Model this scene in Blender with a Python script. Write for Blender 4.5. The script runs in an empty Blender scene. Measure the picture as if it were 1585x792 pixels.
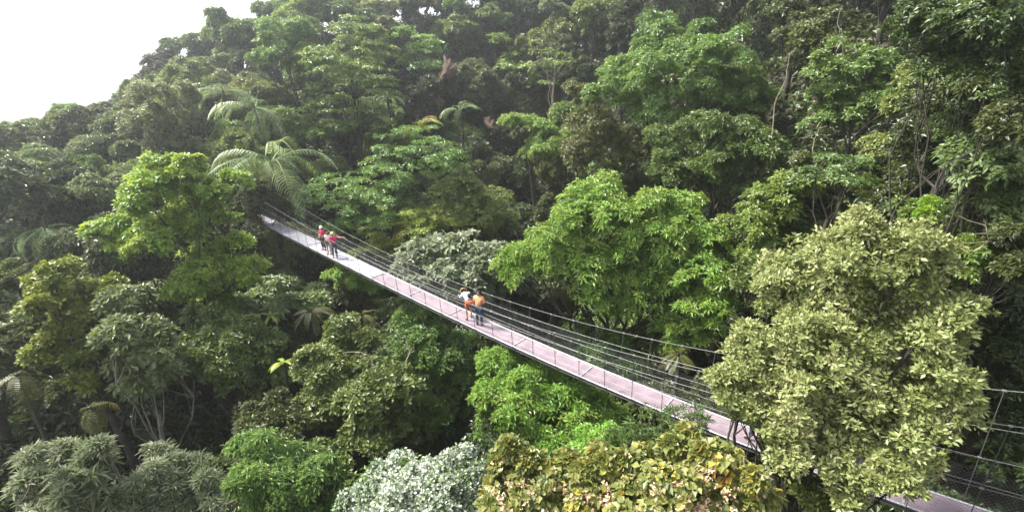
import bpy, math
import numpy as np
from mathutils import Vector, Matrix

# ------------------------------------------------------------------ camera, sky, sun, exposure
SC = bpy.context.scene
COL = SC.collection
F_PX, PITCH = 760.0, math.radians(20.0)       # focal length in photo pixels (1585 wide), downward tilt
cam_d = bpy.data.cameras.new('camera')
cam_d.sensor_width = 36.0
cam_d.lens = 36.0 * F_PX / 1585.0
cam_d.clip_start, cam_d.clip_end = 0.1, 20000
cam = bpy.data.objects.new('camera', cam_d)
cam.rotation_euler = (math.pi / 2 - PITCH, 0, 0)
COL.objects.link(cam)
SC.camera = cam

SUN_EL, SUN_AZ = math.radians(52), math.radians(-72)   # azimuth from the view direction, negative = to the left
world = bpy.data.worlds.new('World')
SC.world = world
world.use_nodes = True
wn = world.node_tree.nodes
sky = wn.new('ShaderNodeTexSky')
sky.sky_type = 'NISHITA'
sky.sun_disc = False
sky.sun_elevation = SUN_EL
sky.sun_rotation = SUN_AZ
sky.dust_density = 2.0
sky.air_density = 1.0
veil = wn.new('ShaderNodeHueSaturation')                # thin bright overcast: the sky's blue is mostly washed out
veil.inputs['Saturation'].default_value = 0.28
veil.inputs['Value'].default_value = 1.1
world.node_tree.links.new(sky.outputs[0], veil.inputs['Color'])
world.node_tree.links.new(veil.outputs[0], wn['Background'].inputs[0])
wn['Background'].inputs[1].default_value = 0.125
sd = bpy.data.lights.new('sun', 'SUN')
sd.energy = 4.2
sd.angle = math.radians(9)
sd.color = (1.0, 0.95, 0.85)
sun = bpy.data.objects.new('sun', sd)
S = Vector((math.sin(SUN_AZ) * math.cos(SUN_EL), math.cos(SUN_AZ) * math.cos(SUN_EL), math.sin(SUN_EL)))
sun.rotation_euler = (-S).to_track_quat('-Z', 'Y').to_euler()
sun.location = S * 60
COL.objects.link(sun)
SC.view_settings.view_transform = 'Standard'
SC.view_settings.look = 'None'
SC.view_settings.gamma = 1
SC.view_settings.exposure = 1.72
SC.cycles.max_bounces = 6
SC.cycles.diffuse_bounces = 3
SC.cycles.glossy_bounces = 2
SC.cycles.transmission_bounces = 4
SC.cycles.volume_bounces = 1
SC.cycles.transparent_max_bounces = 4
SC.cycles.caustics_reflective = False
SC.cycles.caustics_refractive = False

RNG = np.random.default_rng(11)
PAL = np.array

# ------------------------------------------------------------------ where things stand
CP, SP = math.cos(PITCH), math.sin(PITCH)
def at(u, v, d):
    a, b = (u - 792.5) / F_PX, (396 - v) / F_PX
    r = np.array([a, CP + b * SP, -SP + b * CP])
    return r / np.linalg.norm(r) * d
def seen(P):
    P = np.asarray(P, float)
    x, y, z = P[..., 0], P[..., 1], P[..., 2]
    dep = y * CP - z * SP
    up = y * SP + z * CP
    dep_ = np.where(dep > .1, dep, .1)
    return 792.5 + F_PX * x / dep_, 396 - F_PX * up / dep_, dep

# bridge line: s runs along the deck from the two near walkers towards the far anchor
B0 = at(742, 503, 22.0)
TH = math.radians(40)
BD = np.array([-math.cos(TH), math.sin(TH), 0.0])
BN = np.array([math.sin(TH), math.cos(TH), 0.0])        # across the deck, away from the camera
DECK_W = 0.86
BC = (0.0022, 0.0344, B0[2] + 0.069, -0.00007)
S_NEAR, S_FAR = -25.0, 21.8
def deck(s, t=0.0, h=0.0):
    p = B0 + BD * s + BN * t
    p[2] = BC[3] * s ** 3 + BC[0] * s * s + BC[1] * s + BC[2] + h
    return p

CANOPY = [  # photo column, row, distance of the canopy there, height of the trees there
 (760,-40,80,8),(560,-50,76,8),(450,-30,72,8),(350,40,66,7),(250,140,60,7),(130,170,56,7),(10,195,52,7),(900,-20,72,8),(1000,-40,58,8),
 (1150,-60,47,8),(1300,-70,37,8),(1450,-70,27,8),(1570,-70,21,8),
 (760,180,60,7),(620,180,53,7),(500,180,47,7),(330,200,43,7),(180,250,41,7),(30,300,37,7),(880,200,54,7),(1000,180,41,7),(1120,170,37,7),
 (1280,180,29,7),(1420,180,23,7),(1560,200,17,7),
 (760,320,45,8),(600,320,43,8),(450,310,41,7),(300,330,33,9),(150,400,32,8),(20,430,29,8),(860,330,41,9),(1150,330,29,8),(1300,330,23,8),
 (1450,360,18,8),(1570,420,17,8),
 (700,430,31,9),(560,440,31,10),(420,480,29,10),(250,500,26,9),(80,520,25,9),(950,430,28,10),(1150,480,23,10),
 (800,580,23,10),(650,600,24,11),(500,600,24,11),(350,620,22,10),(150,640,20,9),(950,640,19,9),(1100,640,19.5,9),
 (100,760,15,9),(300,770,15,9),(480,760,17,10),(650,780,15,10),(850,770,13,9),(1000,780,12,8),(1250,770,15,8),(1500,700,21,8),(1560,600,20,8)]
cpts = []
for u, v, d, H in CANOPY:
    p = at(u, v, d)
    cpts.append((p[0], p[1], p[2] - H, H))
pe = deck(S_FAR + 1)
cpts += [(pe[0], pe[1], pe[2] - .6, 7), (pe[0] - 2, pe[1] + 2, pe[2] + .6, 7), (0, 0, -12, 7), (-18, 0, -15, 7), (14, 2, -9, 7), (22, 12, -1, 7), (-30, 8, -15, 7),
         (0, -14, -6, 7), (26, -6, -2, 7), (-26, -14, -12, 7),
         (0, 95, 12, 8), (-30, 88, 2, 8), (-55, 70, -14, 8), (30, 85, 14, 8), (50, 55, 16, 8), (45, 25, 8, 8), (-70, 40, -22, 8), (-45, 20, -17, 8)]
cpts = np.array(cpts)
def tps(X, Y, Z, lam):
    n = len(X)
    r2 = (X[:, None] - X[None]) ** 2 + (Y[:, None] - Y[None]) ** 2
    K = .5 * r2 * np.log(r2 + 1e-9) + lam * np.eye(n)
    P = np.stack([np.ones(n), X, Y], 1)
    A = np.block([[K, P], [P.T, np.zeros((3, 3))]])
    return np.linalg.solve(A, np.concatenate([Z, np.zeros(3)]))
def tps_eval(w, X, Y, x, y):
    sh = np.shape(x)
    x, y = np.ravel(x), np.ravel(y)
    r2 = (x[:, None] - X[None]) ** 2 + (y[:, None] - Y[None]) ** 2
    n = len(X)
    return ((.5 * r2 * np.log(r2 + 1e-9)) @ w[:n] + w[n] + w[n + 1] * x + w[n + 2] * y).reshape(sh)
TW = tps(cpts[:, 0], cpts[:, 1], cpts[:, 2], 30.0)
HW = tps(cpts[:, 0], cpts[:, 1], cpts[:, 3], 60.0)
def sstep(a, b, x):
    t = np.clip((x - a) / (b - a), 0, 1)
    return t * t * (3 - 2 * t)
def ground(x, y):
    x, y = np.asarray(x, float), np.asarray(y, float)
    z = tps_eval(TW, cpts[:, 0], cpts[:, 1], x, y)
    z = np.clip(z, -32, 26)
    # keep the ravine open under the bridge
    s = (x - B0[0]) * BD[0] + (y - B0[1]) * BD[1]
    t = (x - B0[0]) * BN[0] + (y - B0[1]) * BN[1]
    q = np.clip(s, -30, 26)
    dz = BC[3] * q ** 3 + BC[0] * q * q + BC[1] * q + BC[2]
    near = (1 - sstep(2.0, 7.0, np.abs(t))) * sstep(-24, -20, s) * (1 - sstep(18.5, 21.5, s))
    z = np.where(near > 0, np.minimum(z, z * (1 - near) + np.minimum(z, dz - 4.5) * near), z)
    r = np.hypot(x, y - 35)
    far = sstep(62, 120, r)
    z = z * (1 - far) + (-34) * far
    z = z + .35 * np.sin(x * .9 + 1.3 * np.sin(y * .6)) * np.cos(y * .8)
    return z

# ------------------------------------------------------------------ mesh helpers
class MB:
    def __init__(self): self.v = []; self.f = []; self.r = []; self.n = 0
    def add(self, V, F, rnd=None):
        V = np.asarray(V, float).reshape(-1, 3); F = np.asarray(F, int)
        self.v.append(V); self.f.append(F + self.n); self.n += len(V)
        self.r.append(np.full(len(F), .5) if rnd is None else np.broadcast_to(np.asarray(rnd, float), (len(F),)))
    def mesh(self, name, smooth=False):
        m = bpy.data.meshes.new(name)
        V = np.concatenate(self.v); m.vertices.add(len(V)); m.vertices.foreach_set('co', V.ravel())
        tot = np.concatenate([np.full(len(F), F.shape[1]) for F in self.f])
        idx = np.concatenate([F.ravel() for F in self.f])
        m.loops.add(len(idx)); m.loops.foreach_set('vertex_index', idx)
        m.polygons.add(len(tot)); m.polygons.foreach_set('loop_start', np.concatenate([[0], np.cumsum(tot)[:-1]]))
        m.polygons.foreach_set('use_smooth', np.full(len(tot), smooth))
        a = m.attributes.new('rnd', 'FLOAT', 'FACE'); a.data.foreach_set('value', np.concatenate(self.r))
        m.update(calc_edges=True)
        return m
    def build(self, name, mat, parent=None, smooth=False):
        return link(name, self.mesh(name, smooth), mat, parent)
def link(name, me, mat, parent=None, loc=None):
    o = bpy.data.objects.new(name, me)
    if mat is not None and not len(me.materials): me.materials.append(mat)
    COL.objects.link(o)
    if parent is not None: o.parent = parent
    if loc is not None: o.location = loc
    return o
def tag(o, label=None, cat=None, group=None, kind=None):
    if label: o['label'] = label
    if cat: o['category'] = cat
    if group: o['group'] = group
    if kind: o['kind'] = kind
    return o
def empty(name, loc, rz=0.0):
    o = bpy.data.objects.new(name, None)
    o.empty_display_size = .3
    COL.objects.link(o); o.location = tuple(loc); o.rotation_euler = (0, 0, rz)
    return o
def unit(a): return a / (np.linalg.norm(a, axis=-1, keepdims=True) + 1e-9)
def tube(mb, pts, rad, sides=6, rnd=.5, cap=True):
    pts = np.asarray(pts, float); n = len(pts)
    rad = np.broadcast_to(np.asarray(rad, float), (n,))
    T = unit(np.gradient(pts, axis=0))
    ref = np.where(np.abs(T[:, 2:3]) > .9, np.array([[1., 0, 0]]), np.array([[0, 0, 1.]]))
    A = unit(np.cross(T, ref)); B = np.cross(T, A)
    ang = np.arange(sides) / sides * 2 * math.pi
    V = pts[:, None] + rad[:, None, None] * (A[:, None] * np.cos(ang)[None, :, None] + B[:, None] * np.sin(ang)[None, :, None])
    i = np.arange(n - 1)[:, None] * sides; j = np.arange(sides)[None]; k = (j + 1) % sides
    F = np.stack([i + j, i + k, i + sides + k, i + sides + j], -1).reshape(-1, 4)
    mb.add(V.reshape(-1, 3), F, rnd)
    if cap and sides == 4:
        mb.add(V[0], [[3, 2, 1, 0]], rnd); mb.add(V[-1], [[0, 1, 2, 3]], rnd)
def bar(mb, a, b, w, h, rnd=.5, up=(0, 0, 1)):
    a, b = np.asarray(a, float), np.asarray(b, float)
    t = unit(b - a); x = unit(np.cross(t, np.asarray(up, float))); y = np.cross(x, t)
    c = [(-.5, -.5), (.5, -.5), (.5, .5), (-.5, .5)]
    V = [a + x * w * p + y * h * q for p, q in c] + [b + x * w * p + y * h * q for p, q in c]
    mb.add(V, [[3, 2, 1, 0], [4, 5, 6, 7], [0, 1, 5, 4], [1, 2, 6, 5], [2, 3, 7, 6], [3, 0, 4, 7]], rnd)

# ------------------------------------------------------------------ materials
def new_mat(name):
    m = bpy.data.materials.new(name); m.use_nodes = True
    nt = m.node_tree; return m, nt, nt.nodes['Principled BSDF'], nt.nodes['Material Output']
def lin(c):
    return tuple((x / 12.92 if x <= .04045 else ((x + .055) / 1.055) ** 2.4) for x in c)
def leaf_mat(name, ramp, trans=.32, rough=.42, vary=.25, hue=.03, spec=.5, warm=True):
    """ramp: list of (position, linear rgb) over the per-leaf random number"""
    m, nt, bs, out = new_mat(name)
    N, L = nt.nodes, nt.links
    at_ = N.new('ShaderNodeAttribute'); at_.attribute_name = 'rnd'
    cr = N.new('ShaderNodeValToRGB')
    el = cr.color_ramp.elements
    while len(el) < len(ramp): el.new(.5)
    for e, (p, c) in zip(el, ramp): e.position = p; e.color = (*[min(x * 1.3, max(x, .3)) * w for x, w in zip(c, (1.1, 1.02, .86) if warm else (1, 1, 1))], 1)
    tc = N.new('ShaderNodeTexCoord'); nz = N.new('ShaderNodeTexNoise'); nz.inputs['Scale'].default_value = .55; nz.inputs['Detail'].default_value = 3   # younger and older branches
    L.new(tc.outputs['Object'], nz.inputs['Vector'])
    ma = N.new('ShaderNodeMath'); ma.operation = 'MULTIPLY_ADD'; ma.inputs[1].default_value = .75; ma.inputs[2].default_value = -.375
    L.new(nz.outputs[0], ma.inputs[0])
    mb_ = N.new('ShaderNodeMath'); mb_.operation = 'ADD'; L.new(at_.outputs['Fac'], mb_.inputs[0]); L.new(ma.outputs[0], mb_.inputs[1])
    L.new(mb_.outputs[0], cr.inputs[0])
    oi = N.new('ShaderNodeObjectInfo')
    hs = N.new('ShaderNodeHueSaturation')
    mv = N.new('ShaderNodeMapRange'); mv.inputs[3].default_value = 1 - vary; mv.inputs[4].default_value = 1 + vary
    L.new(oi.outputs['Random'], mv.inputs[0]); L.new(mv.outputs[0], hs.inputs['Value'])
    m2 = N.new('ShaderNodeMath'); m2.operation = 'MULTIPLY'; m2.inputs[1].default_value = 7.31
    m3 = N.new('ShaderNodeMath'); m3.operation = 'FRACT'
    mh = N.new('ShaderNodeMapRange'); mh.inputs[3].default_value = .5 - hue; mh.inputs[4].default_value = .5 + hue
    L.new(oi.outputs['Random'], m2.inputs[0]); L.new(m2.outputs[0], m3.inputs[0]); L.new(m3.outputs[0], mh.inputs[0]); L.new(mh.outputs[0], hs.inputs['Hue'])
    L.new(cr.outputs[0], hs.inputs['Color'])
    L.new(hs.outputs[0], bs.inputs['Base Color'])
    bs.inputs['Roughness'].default_value = rough
    bs.inputs['Specular IOR Level'].default_value = spec
    tr = N.new('ShaderNodeBsdfTranslucent')
    h2 = N.new('ShaderNodeHueSaturation'); h2.inputs['Hue'].default_value = .475; h2.inputs['Value'].default_value = 1.5
    L.new(hs.outputs[0], h2.inputs['Color']); L.new(h2.outputs[0], tr.inputs[0])
    mx = N.new('ShaderNodeMixShader'); mx.inputs[0].default_value = trans
    L.new(bs.outputs[0], mx.inputs[1]); L.new(tr.outputs[0], mx.inputs[2]); L.new(mx.outputs[0], out.inputs[0])
    return m
def plain(name, col, rough=.6, metal=0., noise=None, scale=8., spec=.4, bump=0.):
    m, nt, bs, out = new_mat(name)
    bs.inputs['Roughness'].default_value = rough; bs.inputs['Metallic'].default_value = metal
    bs.inputs['Specular IOR Level'].default_value = spec
    bs.inputs['Base Color'].default_value = (*col, 1)
    if noise:
        N, L = nt.nodes, nt.links
        tc = N.new('ShaderNodeTexCoord'); nz = N.new('ShaderNodeTexNoise'); nz.inputs['Scale'].default_value = scale; nz.inputs['Detail'].default_value = 6
        cr = N.new('ShaderNodeValToRGB'); cr.color_ramp.elements[0].color = (*col, 1); cr.color_ramp.elements[1].color = (*noise, 1)
        cr.color_ramp.elements[0].position = .35; cr.color_ramp.elements[1].position = .68
        L.new(tc.outputs['Object'], nz.inputs['Vector']); L.new(nz.outputs[0], cr.inputs[0]); L.new(cr.outputs[0], bs.inputs['Base Color'])
        if bump:
            bp = N.new('ShaderNodeBump'); bp.inputs['Strength'].default_value = bump; bp.inputs['Distance'].default_value = .05
            L.new(nz.outputs[0], bp.inputs['Height']); L.new(bp.outputs[0], bs.inputs['Normal'])
    return m
def ramp3(d, m, l, extra=()):
    return [(0., d), (.5, m), (.95, l)] + list(extra)
LM = {
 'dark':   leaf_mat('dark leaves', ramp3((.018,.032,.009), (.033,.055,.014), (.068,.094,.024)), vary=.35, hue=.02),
 'mid':    leaf_mat('mid green leaves', ramp3((.032,.064,.013), (.060,.108,.021), (.110,.165,.036)), vary=.3, hue=.02),
 'olive':  leaf_mat('olive leaves', ramp3((.042,.062,.016), (.075,.105,.026), (.130,.160,.045)), vary=.3, hue=.02),
 'grey':   leaf_mat('grey green leaves', ramp3((.042,.066,.025), (.075,.112,.044), (.135,.178,.083)), vary=.3, hue=.02),
 'light':  leaf_mat('light green leaves', ramp3((.045,.085,.018), (.085,.155,.030), (.150,.230,.050)), vary=.25, hue=.02),
 'aqua':   leaf_mat('cool green leaves', ramp3((.030,.066,.020), (.060,.120,.032), (.108,.185,.054)), vary=.25, hue=.015),
 'bright': leaf_mat('vivid green leaves', ramp3((.058,.140,.020), (.108,.228,.036), (.195,.340,.070)), vary=.1, hue=.01),
 'lime':   leaf_mat('lime leaves', ramp3((.050,.115,.012), (.110,.215,.024), (.205,.335,.050)), vary=.1, hue=.01, trans=.38),
 'pale':   leaf_mat('pale olive leaves', ramp3((.066,.098,.034), (.140,.178,.066), (.290,.320,.150)), vary=.05, hue=.005, spec=.5),
 'silver': leaf_mat('silvery leaves', ramp3((.062,.088,.040), (.118,.152,.076), (.250,.290,.185)), warm=False, vary=.1, hue=.01),
 'yellow': leaf_mat('yellowing leaves', ramp3((.055,.095,.014), (.100,.150,.022), (.190,.225,.036)), vary=.15, hue=.01),
 'white':  leaf_mat('whitish leaves', [(0., (.05,.09,.03)), (.40, (.09,.14,.05)), (.56, (.32,.36,.26)), (1., (.60,.62,.52))], warm=False, vary=.02, hue=.0, trans=.2),
 'vine':   leaf_mat('vine leaves', [(0., (.040,.080,.018)), (.45, (.090,.115,.032)), (.76, (.150,.165,.050)), (.88, (.24,.28,.045)), (.95, (.32,.26,.04)), (1., (.24,.12,.04))], vary=.02, hue=0),
 'palm':   leaf_mat('palm leaves', ramp3((.040,.080,.032), (.080,.140,.055), (.160,.225,.110)), vary=.25, hue=.02, rough=.38, spec=.5),
 'banana': leaf_mat('banana leaves', ramp3((.070,.130,.012), (.125,.205,.020), (.220,.280,.030)), vary=.15, hue=.02),
 'fern':   leaf_mat('fern fronds', ramp3((.024,.036,.009), (.042,.054,.014), (.075,.080,.024)), vary=.2, hue=.02),
 'dead':   leaf_mat('dead fronds', ramp3((.12,.06,.03), (.20,.11,.06), (.28,.18,.11)), vary=.1, hue=0),
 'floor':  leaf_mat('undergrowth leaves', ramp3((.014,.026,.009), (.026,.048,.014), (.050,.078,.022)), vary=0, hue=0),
}
BARK = plain('bark', (.022,.018,.014), .9, noise=(.052,.044,.034), scale=3, bump=.6)
BARK_PALE = plain('pale bark', (.10,.09,.075), .85, noise=(.20,.18,.15), scale=3)
TWIG = plain('bare twigs', (.20,.16,.12), .9, noise=(.30,.25,.20), scale=4)
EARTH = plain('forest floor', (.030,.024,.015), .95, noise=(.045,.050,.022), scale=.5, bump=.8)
CLAY = plain('red earth', (.075,.036,.024), .95, noise=(.034,.028,.017), scale=1.4, bump=1.)

# ------------------------------------------------------------------ foliage
def leaves(mb, P, Nrm, k, L, W, droop=.25, spread=(50, 100), fold=.12, rnd_base=None, rng=RNG, jitter=.02):
    """k leaves in a rosette at every twig tip P, facing the way Nrm"""
    n = len(P)
    if n == 0: return
    Nrm = unit(Nrm)
    P = np.repeat(P, k, 0); Nn = np.repeat(Nrm, k, 0); m = n * k
    ref = unit(rng.normal(size=(n, 3)))
    T1 = unit(np.cross(Nrm, ref)); T2 = np.cross(Nrm, T1)
    T1 = np.repeat(T1, k, 0); T2 = np.repeat(T2, k, 0)
    phi = np.tile(np.arange(k) / k * 2 * math.pi, n) + rng.normal(0, .35, m)
    al = np.radians(rng.uniform(spread[0], spread[1], m))
    D = Nn * np.cos(al)[:, None] + (T1 * np.cos(phi)[:, None] + T2 * np.sin(phi)[:, None]) * np.sin(al)[:, None]
    B = unit(np.cross(D, Nn)); U = np.cross(B, D)
    ln = (L * rng.uniform(.65, 1.2, m))[:, None]; wd = W * ln / L
    dr = np.array([0, 0, -1.])
    base = P + D * (.12 * ln) + rng.normal(0, jitter, (m, 3))
    mid = base + D * ln * .5 + U * ln * fold
    l_ = mid + B * wd * .5 - U * ln * fold * .8; r_ = mid - B * wd * .5 - U * ln * fold * .8
    tip = base + D * ln + dr * (ln * droop)
    V = np.stack([base, r_, tip, l_], 1).reshape(-1, 3)
    i = np.arange(m)[:, None] * 4
    F = np.concatenate([i + np.array([[0, 1, 2]]), i + np.array([[0, 2, 3]])], 1).reshape(-1, 3)
    rb = rng.uniform(0, 1, n) if rnd_base is None else rnd_base
    r = np.clip(.45 * np.repeat(rb, k) + .55 * rng.uniform(0, 1, m), 0, 1)
    mb.add(V, F, np.repeat(r, 2))

SPECIES = {   # clump radius, tips per clump, leaves per tip, leaf length, width, droop, spread, clump flatness, cover
 'broad':  dict(cr=.42, nt=13, k=6, L=.20, W=.088, droop=.20, spread=(40, 95), flat=.65, cover=1.5),
 'whorl':  dict(cr=.46, nt=12, k=7, L=.25, W=.09, droop=.28, spread=(45, 95), flat=.6, cover=1.5),
 'tuft':   dict(cr=.30, nt=12, k=6, L=.12, W=.052, droop=.05, spread=(25, 85), flat=.75, cover=1.9),
 'dense':  dict(cr=.48, nt=16, k=6, L=.20, W=.105, droop=.12, spread=(35, 95), flat=.8, cover=1.5),
 'layer':  dict(cr=.9, nt=18, k=6, L=.29, W=.12, droop=.2, spread=(70, 100), flat=.16, cover=1.2),
 'star':   dict(cr=.45, nt=2, k=12, L=.23, W=.042, droop=.14, spread=(50, 95), flat=.6, cover=.42, subs=6),
 'umbrella': dict(cr=.70, nt=5, k=9, L=.42, W=.17, droop=.15, spread=(60, 100), flat=.4, cover=1.3),
 'small':  dict(cr=.35, nt=12, k=5, L=.10, W=.065, droop=.05, spread=(20, 90), flat=.8, cover=2.1),
 'far':    dict(cr=.48, nt=16, k=5, L=.21, W=.10, droop=.25, spread=(40, 95), flat=.6, cover=1.5),
}
def crown_mesh(name, lobes, sp, rng, low=-.45, squash=.85, bare=0.0, cull=.72, scale=1.0):
    """lobes: [(centre, radius)]; leaf clumps sit on the lobes' outer shells, twig tips on the clumps"""
    q = dict(SPECIES[sp]); mb = MB()
    if sp != 'layer':
        subs = []
        for c, r in lobes:
            n = q.get('subs', 11); d = unit(rng.normal(size=(n * 3, 3)) + np.array([0, 0, .18])); d = d[d[:, 2] > low - .15][:n]
            for e in d:
                subs.append((c + e * np.array([1, 1, squash]) * r * rng.uniform(.50, .88), r * rng.uniform(.22, .46)))
        lobes = subs
        low = max(low, -.25)
    C = np.array([c for c, r in lobes]); R = np.array([r for c, r in lobes])
    for c, r in lobes:
        cr = min(q['cr'] * scale, r * .75)
        nc = max(4, int(q['cover'] * 2.6 * r * r / (cr * cr)))
        d = unit(rng.normal(size=(nc * 2, 3))); d = d[d[:, 2] > low][:nc]
        rr = r * rng.uniform(.62, 1.04, len(d))
        pc = c + d * rr[:, None] * np.array([1, 1, squash])
        D = np.linalg.norm((pc[:, None] - C[None]) / np.array([1, 1, squash]), axis=2) / R[None]
        keep = (D.min(1) > cull * .85) & (rng.uniform(0, 1, len(pc)) > bare)
        pc, d = pc[keep], d[keep]
        if not len(pc): continue
        nt = q['nt']
        if sp == 'layer': up = np.tile(np.array([[0, 0, 1.]]), (len(pc), 1)) + .12 * d
        else: up = unit(d * .8 + np.array([0, 0, .75]))
        e = unit(rng.normal(size=(len(pc), nt, 3)))
        dot = (e * up[:, None]).sum(-1, keepdims=True)
        e = np.where(dot < 0, e - 1.6 * dot * up[:, None], e)
        dot = (e * up[:, None]).sum(-1, keepdims=True)
        rad = cr * rng.uniform(.35, 1.15, (len(pc), nt, 1)) * rng.uniform(.7, 1.3, (len(pc), 1, 1))
        off = (e - dot * up[:, None]) * rad + up[:, None] * dot * rad * q['flat']
        P = (pc[:, None] + off).reshape(-1, 3)
        N = unit(e * .6 + up[:, None] * .7 + np.array([0, 0, .25]) + rng.normal(0, .38, e.shape)).reshape(-1, 3)
        rb = np.repeat(rng.uniform(0, 1, len(pc)), nt) * .6 + .4 * rng.uniform(0, 1, len(P))
        leaves(mb, P, N, q['k'], q['L'] * scale, q['W'] * scale, q['droop'], q['spread'], rnd_base=rb, rng=rng)
    return mb.mesh(name)
def limb(mb, a, b, r0, r1, rng, n=6, bend=.12, sides=7):
    a, b = np.asarray(a, float), np.asarray(b, float); t = np.linspace(0, 1, n)[:, None]
    L = np.linalg.norm(b - a); o = rng.normal(0, bend * L, 3)
    pts = a + (b - a) * t + o * (np.sin(t * math.pi)) + rng.normal(0, .012 * L, (n, 3)) * np.sin(t * math.pi)
    tube(mb, pts, r0 + (r1 - r0) * t[:, 0], sides)
    return pts
def trunk_mesh(name, lobes, height, r0, rng, fork=.55):
    """trunk from the ground (z=0) with a limb to every lobe"""
    mb = MB(); C = np.array([c for c, r in lobes]); low = C[:, 2].min(); cx = C.mean(0)
    f = np.array([cx[0] * .6, cx[1] * .6, max(height * fork, low - 1.5)])
    p = limb(mb, (0, 0, -1.0), f, r0 * 1.25, r0 * .7, rng, 9, .05, 9)
    for c, r in lobes:
        st = p[rng.integers(5, 9)]
        q = limb(mb, st, c, r0 * .34, r0 * .09, rng, 6, .10, 6)
        for k in range(4):
            d = unit(rng.normal(size=3) + np.array([0, 0, .5]))
            limb(mb, q[rng.integers(2, 6)], c + d * r * rng.uniform(.7, 1.12), r0 * .12, r0 * .03, rng, 4, .08, 5)
    return mb.mesh(name, True)

HERO = []       # (u, v, rpx, depth) discs that filler trees must not cover
def hero(name, label, sp, mat, d, lobes, group=None, cat='tree', bark=None, r0=.22, seed=0, scale=1.0, low=-.45, squash=.85, bare=0., trunk='trunk', protect=True, hmin=3.5, fork=.6):
    rng = np.random.default_rng(seed + 100)
    W = []
    for l in lobes:
        u, v, r = l[:3]; dd = d + (l[3] if len(l) > 3 else rng.uniform(-.04, .04) * d)
        c = at(u, v, dd); dep = seen(c)[2]
        W.append((c, r * dep / F_PX))
        if protect: HERO.append((u, v, r, dep))
    C = np.array([c for c, r in W]); x, y = C[:, 0].mean(), C[:, 1].mean()
    z = min(float(ground(x, y)), C[:, 2].min() - hmin)
    base = np.array([x, y, z])
    o = empty(name, base)
    L = [(c - base, r) for c, r in W]
    t = link(trunk, trunk_mesh(trunk, L, C[:, 2].mean() - z, r0, rng, fork), bark or BARK, o)
    link('crown', crown_mesh('crown', L, sp, rng, low, squash, bare, scale=scale), LM[mat], o)
    tag(o, label, cat, group)
    return o

# ------------------------------------------------------------------ fronds (palms, tree ferns, banana plants)
def frond_mesh(name, L=4.0, n=44, ll=.75, lw=.06, rise=.55, droop=1.5, rng=RNG, hang=.55):
    mb = MB(); t = np.linspace(0, 1, 14)
    x = L * (t - .18 * t ** 3); z = L * rise * t - L * droop * .5 * t ** 2.2
    pts = np.stack([x, .03 * L * np.sin(t * 3), z], 1)
    tube(mb, pts, .045 * L / 4 * (1 - .85 * t), 5, .8)
    tt = np.linspace(.14, .99, n)
    c = np.stack([np.interp(tt, t, pts[:, i]) for i in range(3)], 1)
    T = unit(np.gradient(c, axis=0))
    for sgn in (-1, 1):
        side = np.array([0, sgn, 0.])
        ln = ll * (np.sin(np.clip(tt, 0, 1) * math.pi * .93 + .25) ** .6 * rng.uniform(.85, 1.1, n))[:, None]
        d = unit(side * .85 + T * .55 + np.array([0, 0, .25]))
        B = unit(np.cross(d, np.array([0, 0, 1.]))) * lw
        m_ = c + d * ln * .5 + np.array([0, 0, -.08]) * ln
        e = c + d * ln * .85 + np.array([0, 0, -hang]) * ln
        V = np.stack([c - B * .4, c + B * .4, m_ + B * .6, m_ - B * .6, e], 1).reshape(-1, 3)
        i = np.arange(n)[:, None] * 5
        mb.add(V, i + np.array([[0, 1, 2, 3]]), rng.uniform(0, 1, n)); mb.f.append(i + np.array([[3, 2, 4]]) + mb.n - len(V)); mb.r.append(rng.uniform(0, 1, n))
    return mb.mesh(name)
def blade_mesh(name, L=2.2, w=.5, rng=RNG):
    mb = MB(); t = np.linspace(0, 1, 10); x = L * t * .9; z = L * (.75 * t - .85 * t ** 2)
    wd = w * np.sin(np.clip(t * .95 + .05, 0, 1) * math.pi) ** .6
    V = np.concatenate([np.stack([x, -wd / 2, z - .12 * wd], 1), np.stack([x, 0 * x, z], 1), np.stack([x, wd / 2, z - .12 * wd], 1)])
    i = np.arange(9)[:, None]
    mb.add(V, i + np.array([[0, 1, 11, 10]]), rng.uniform(0, 1, 9)); mb.add(V, i + np.array([[10, 11, 21, 20]]), rng.uniform(0, 1, 9))
    return mb.mesh(name, True)
FR = {}
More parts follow.
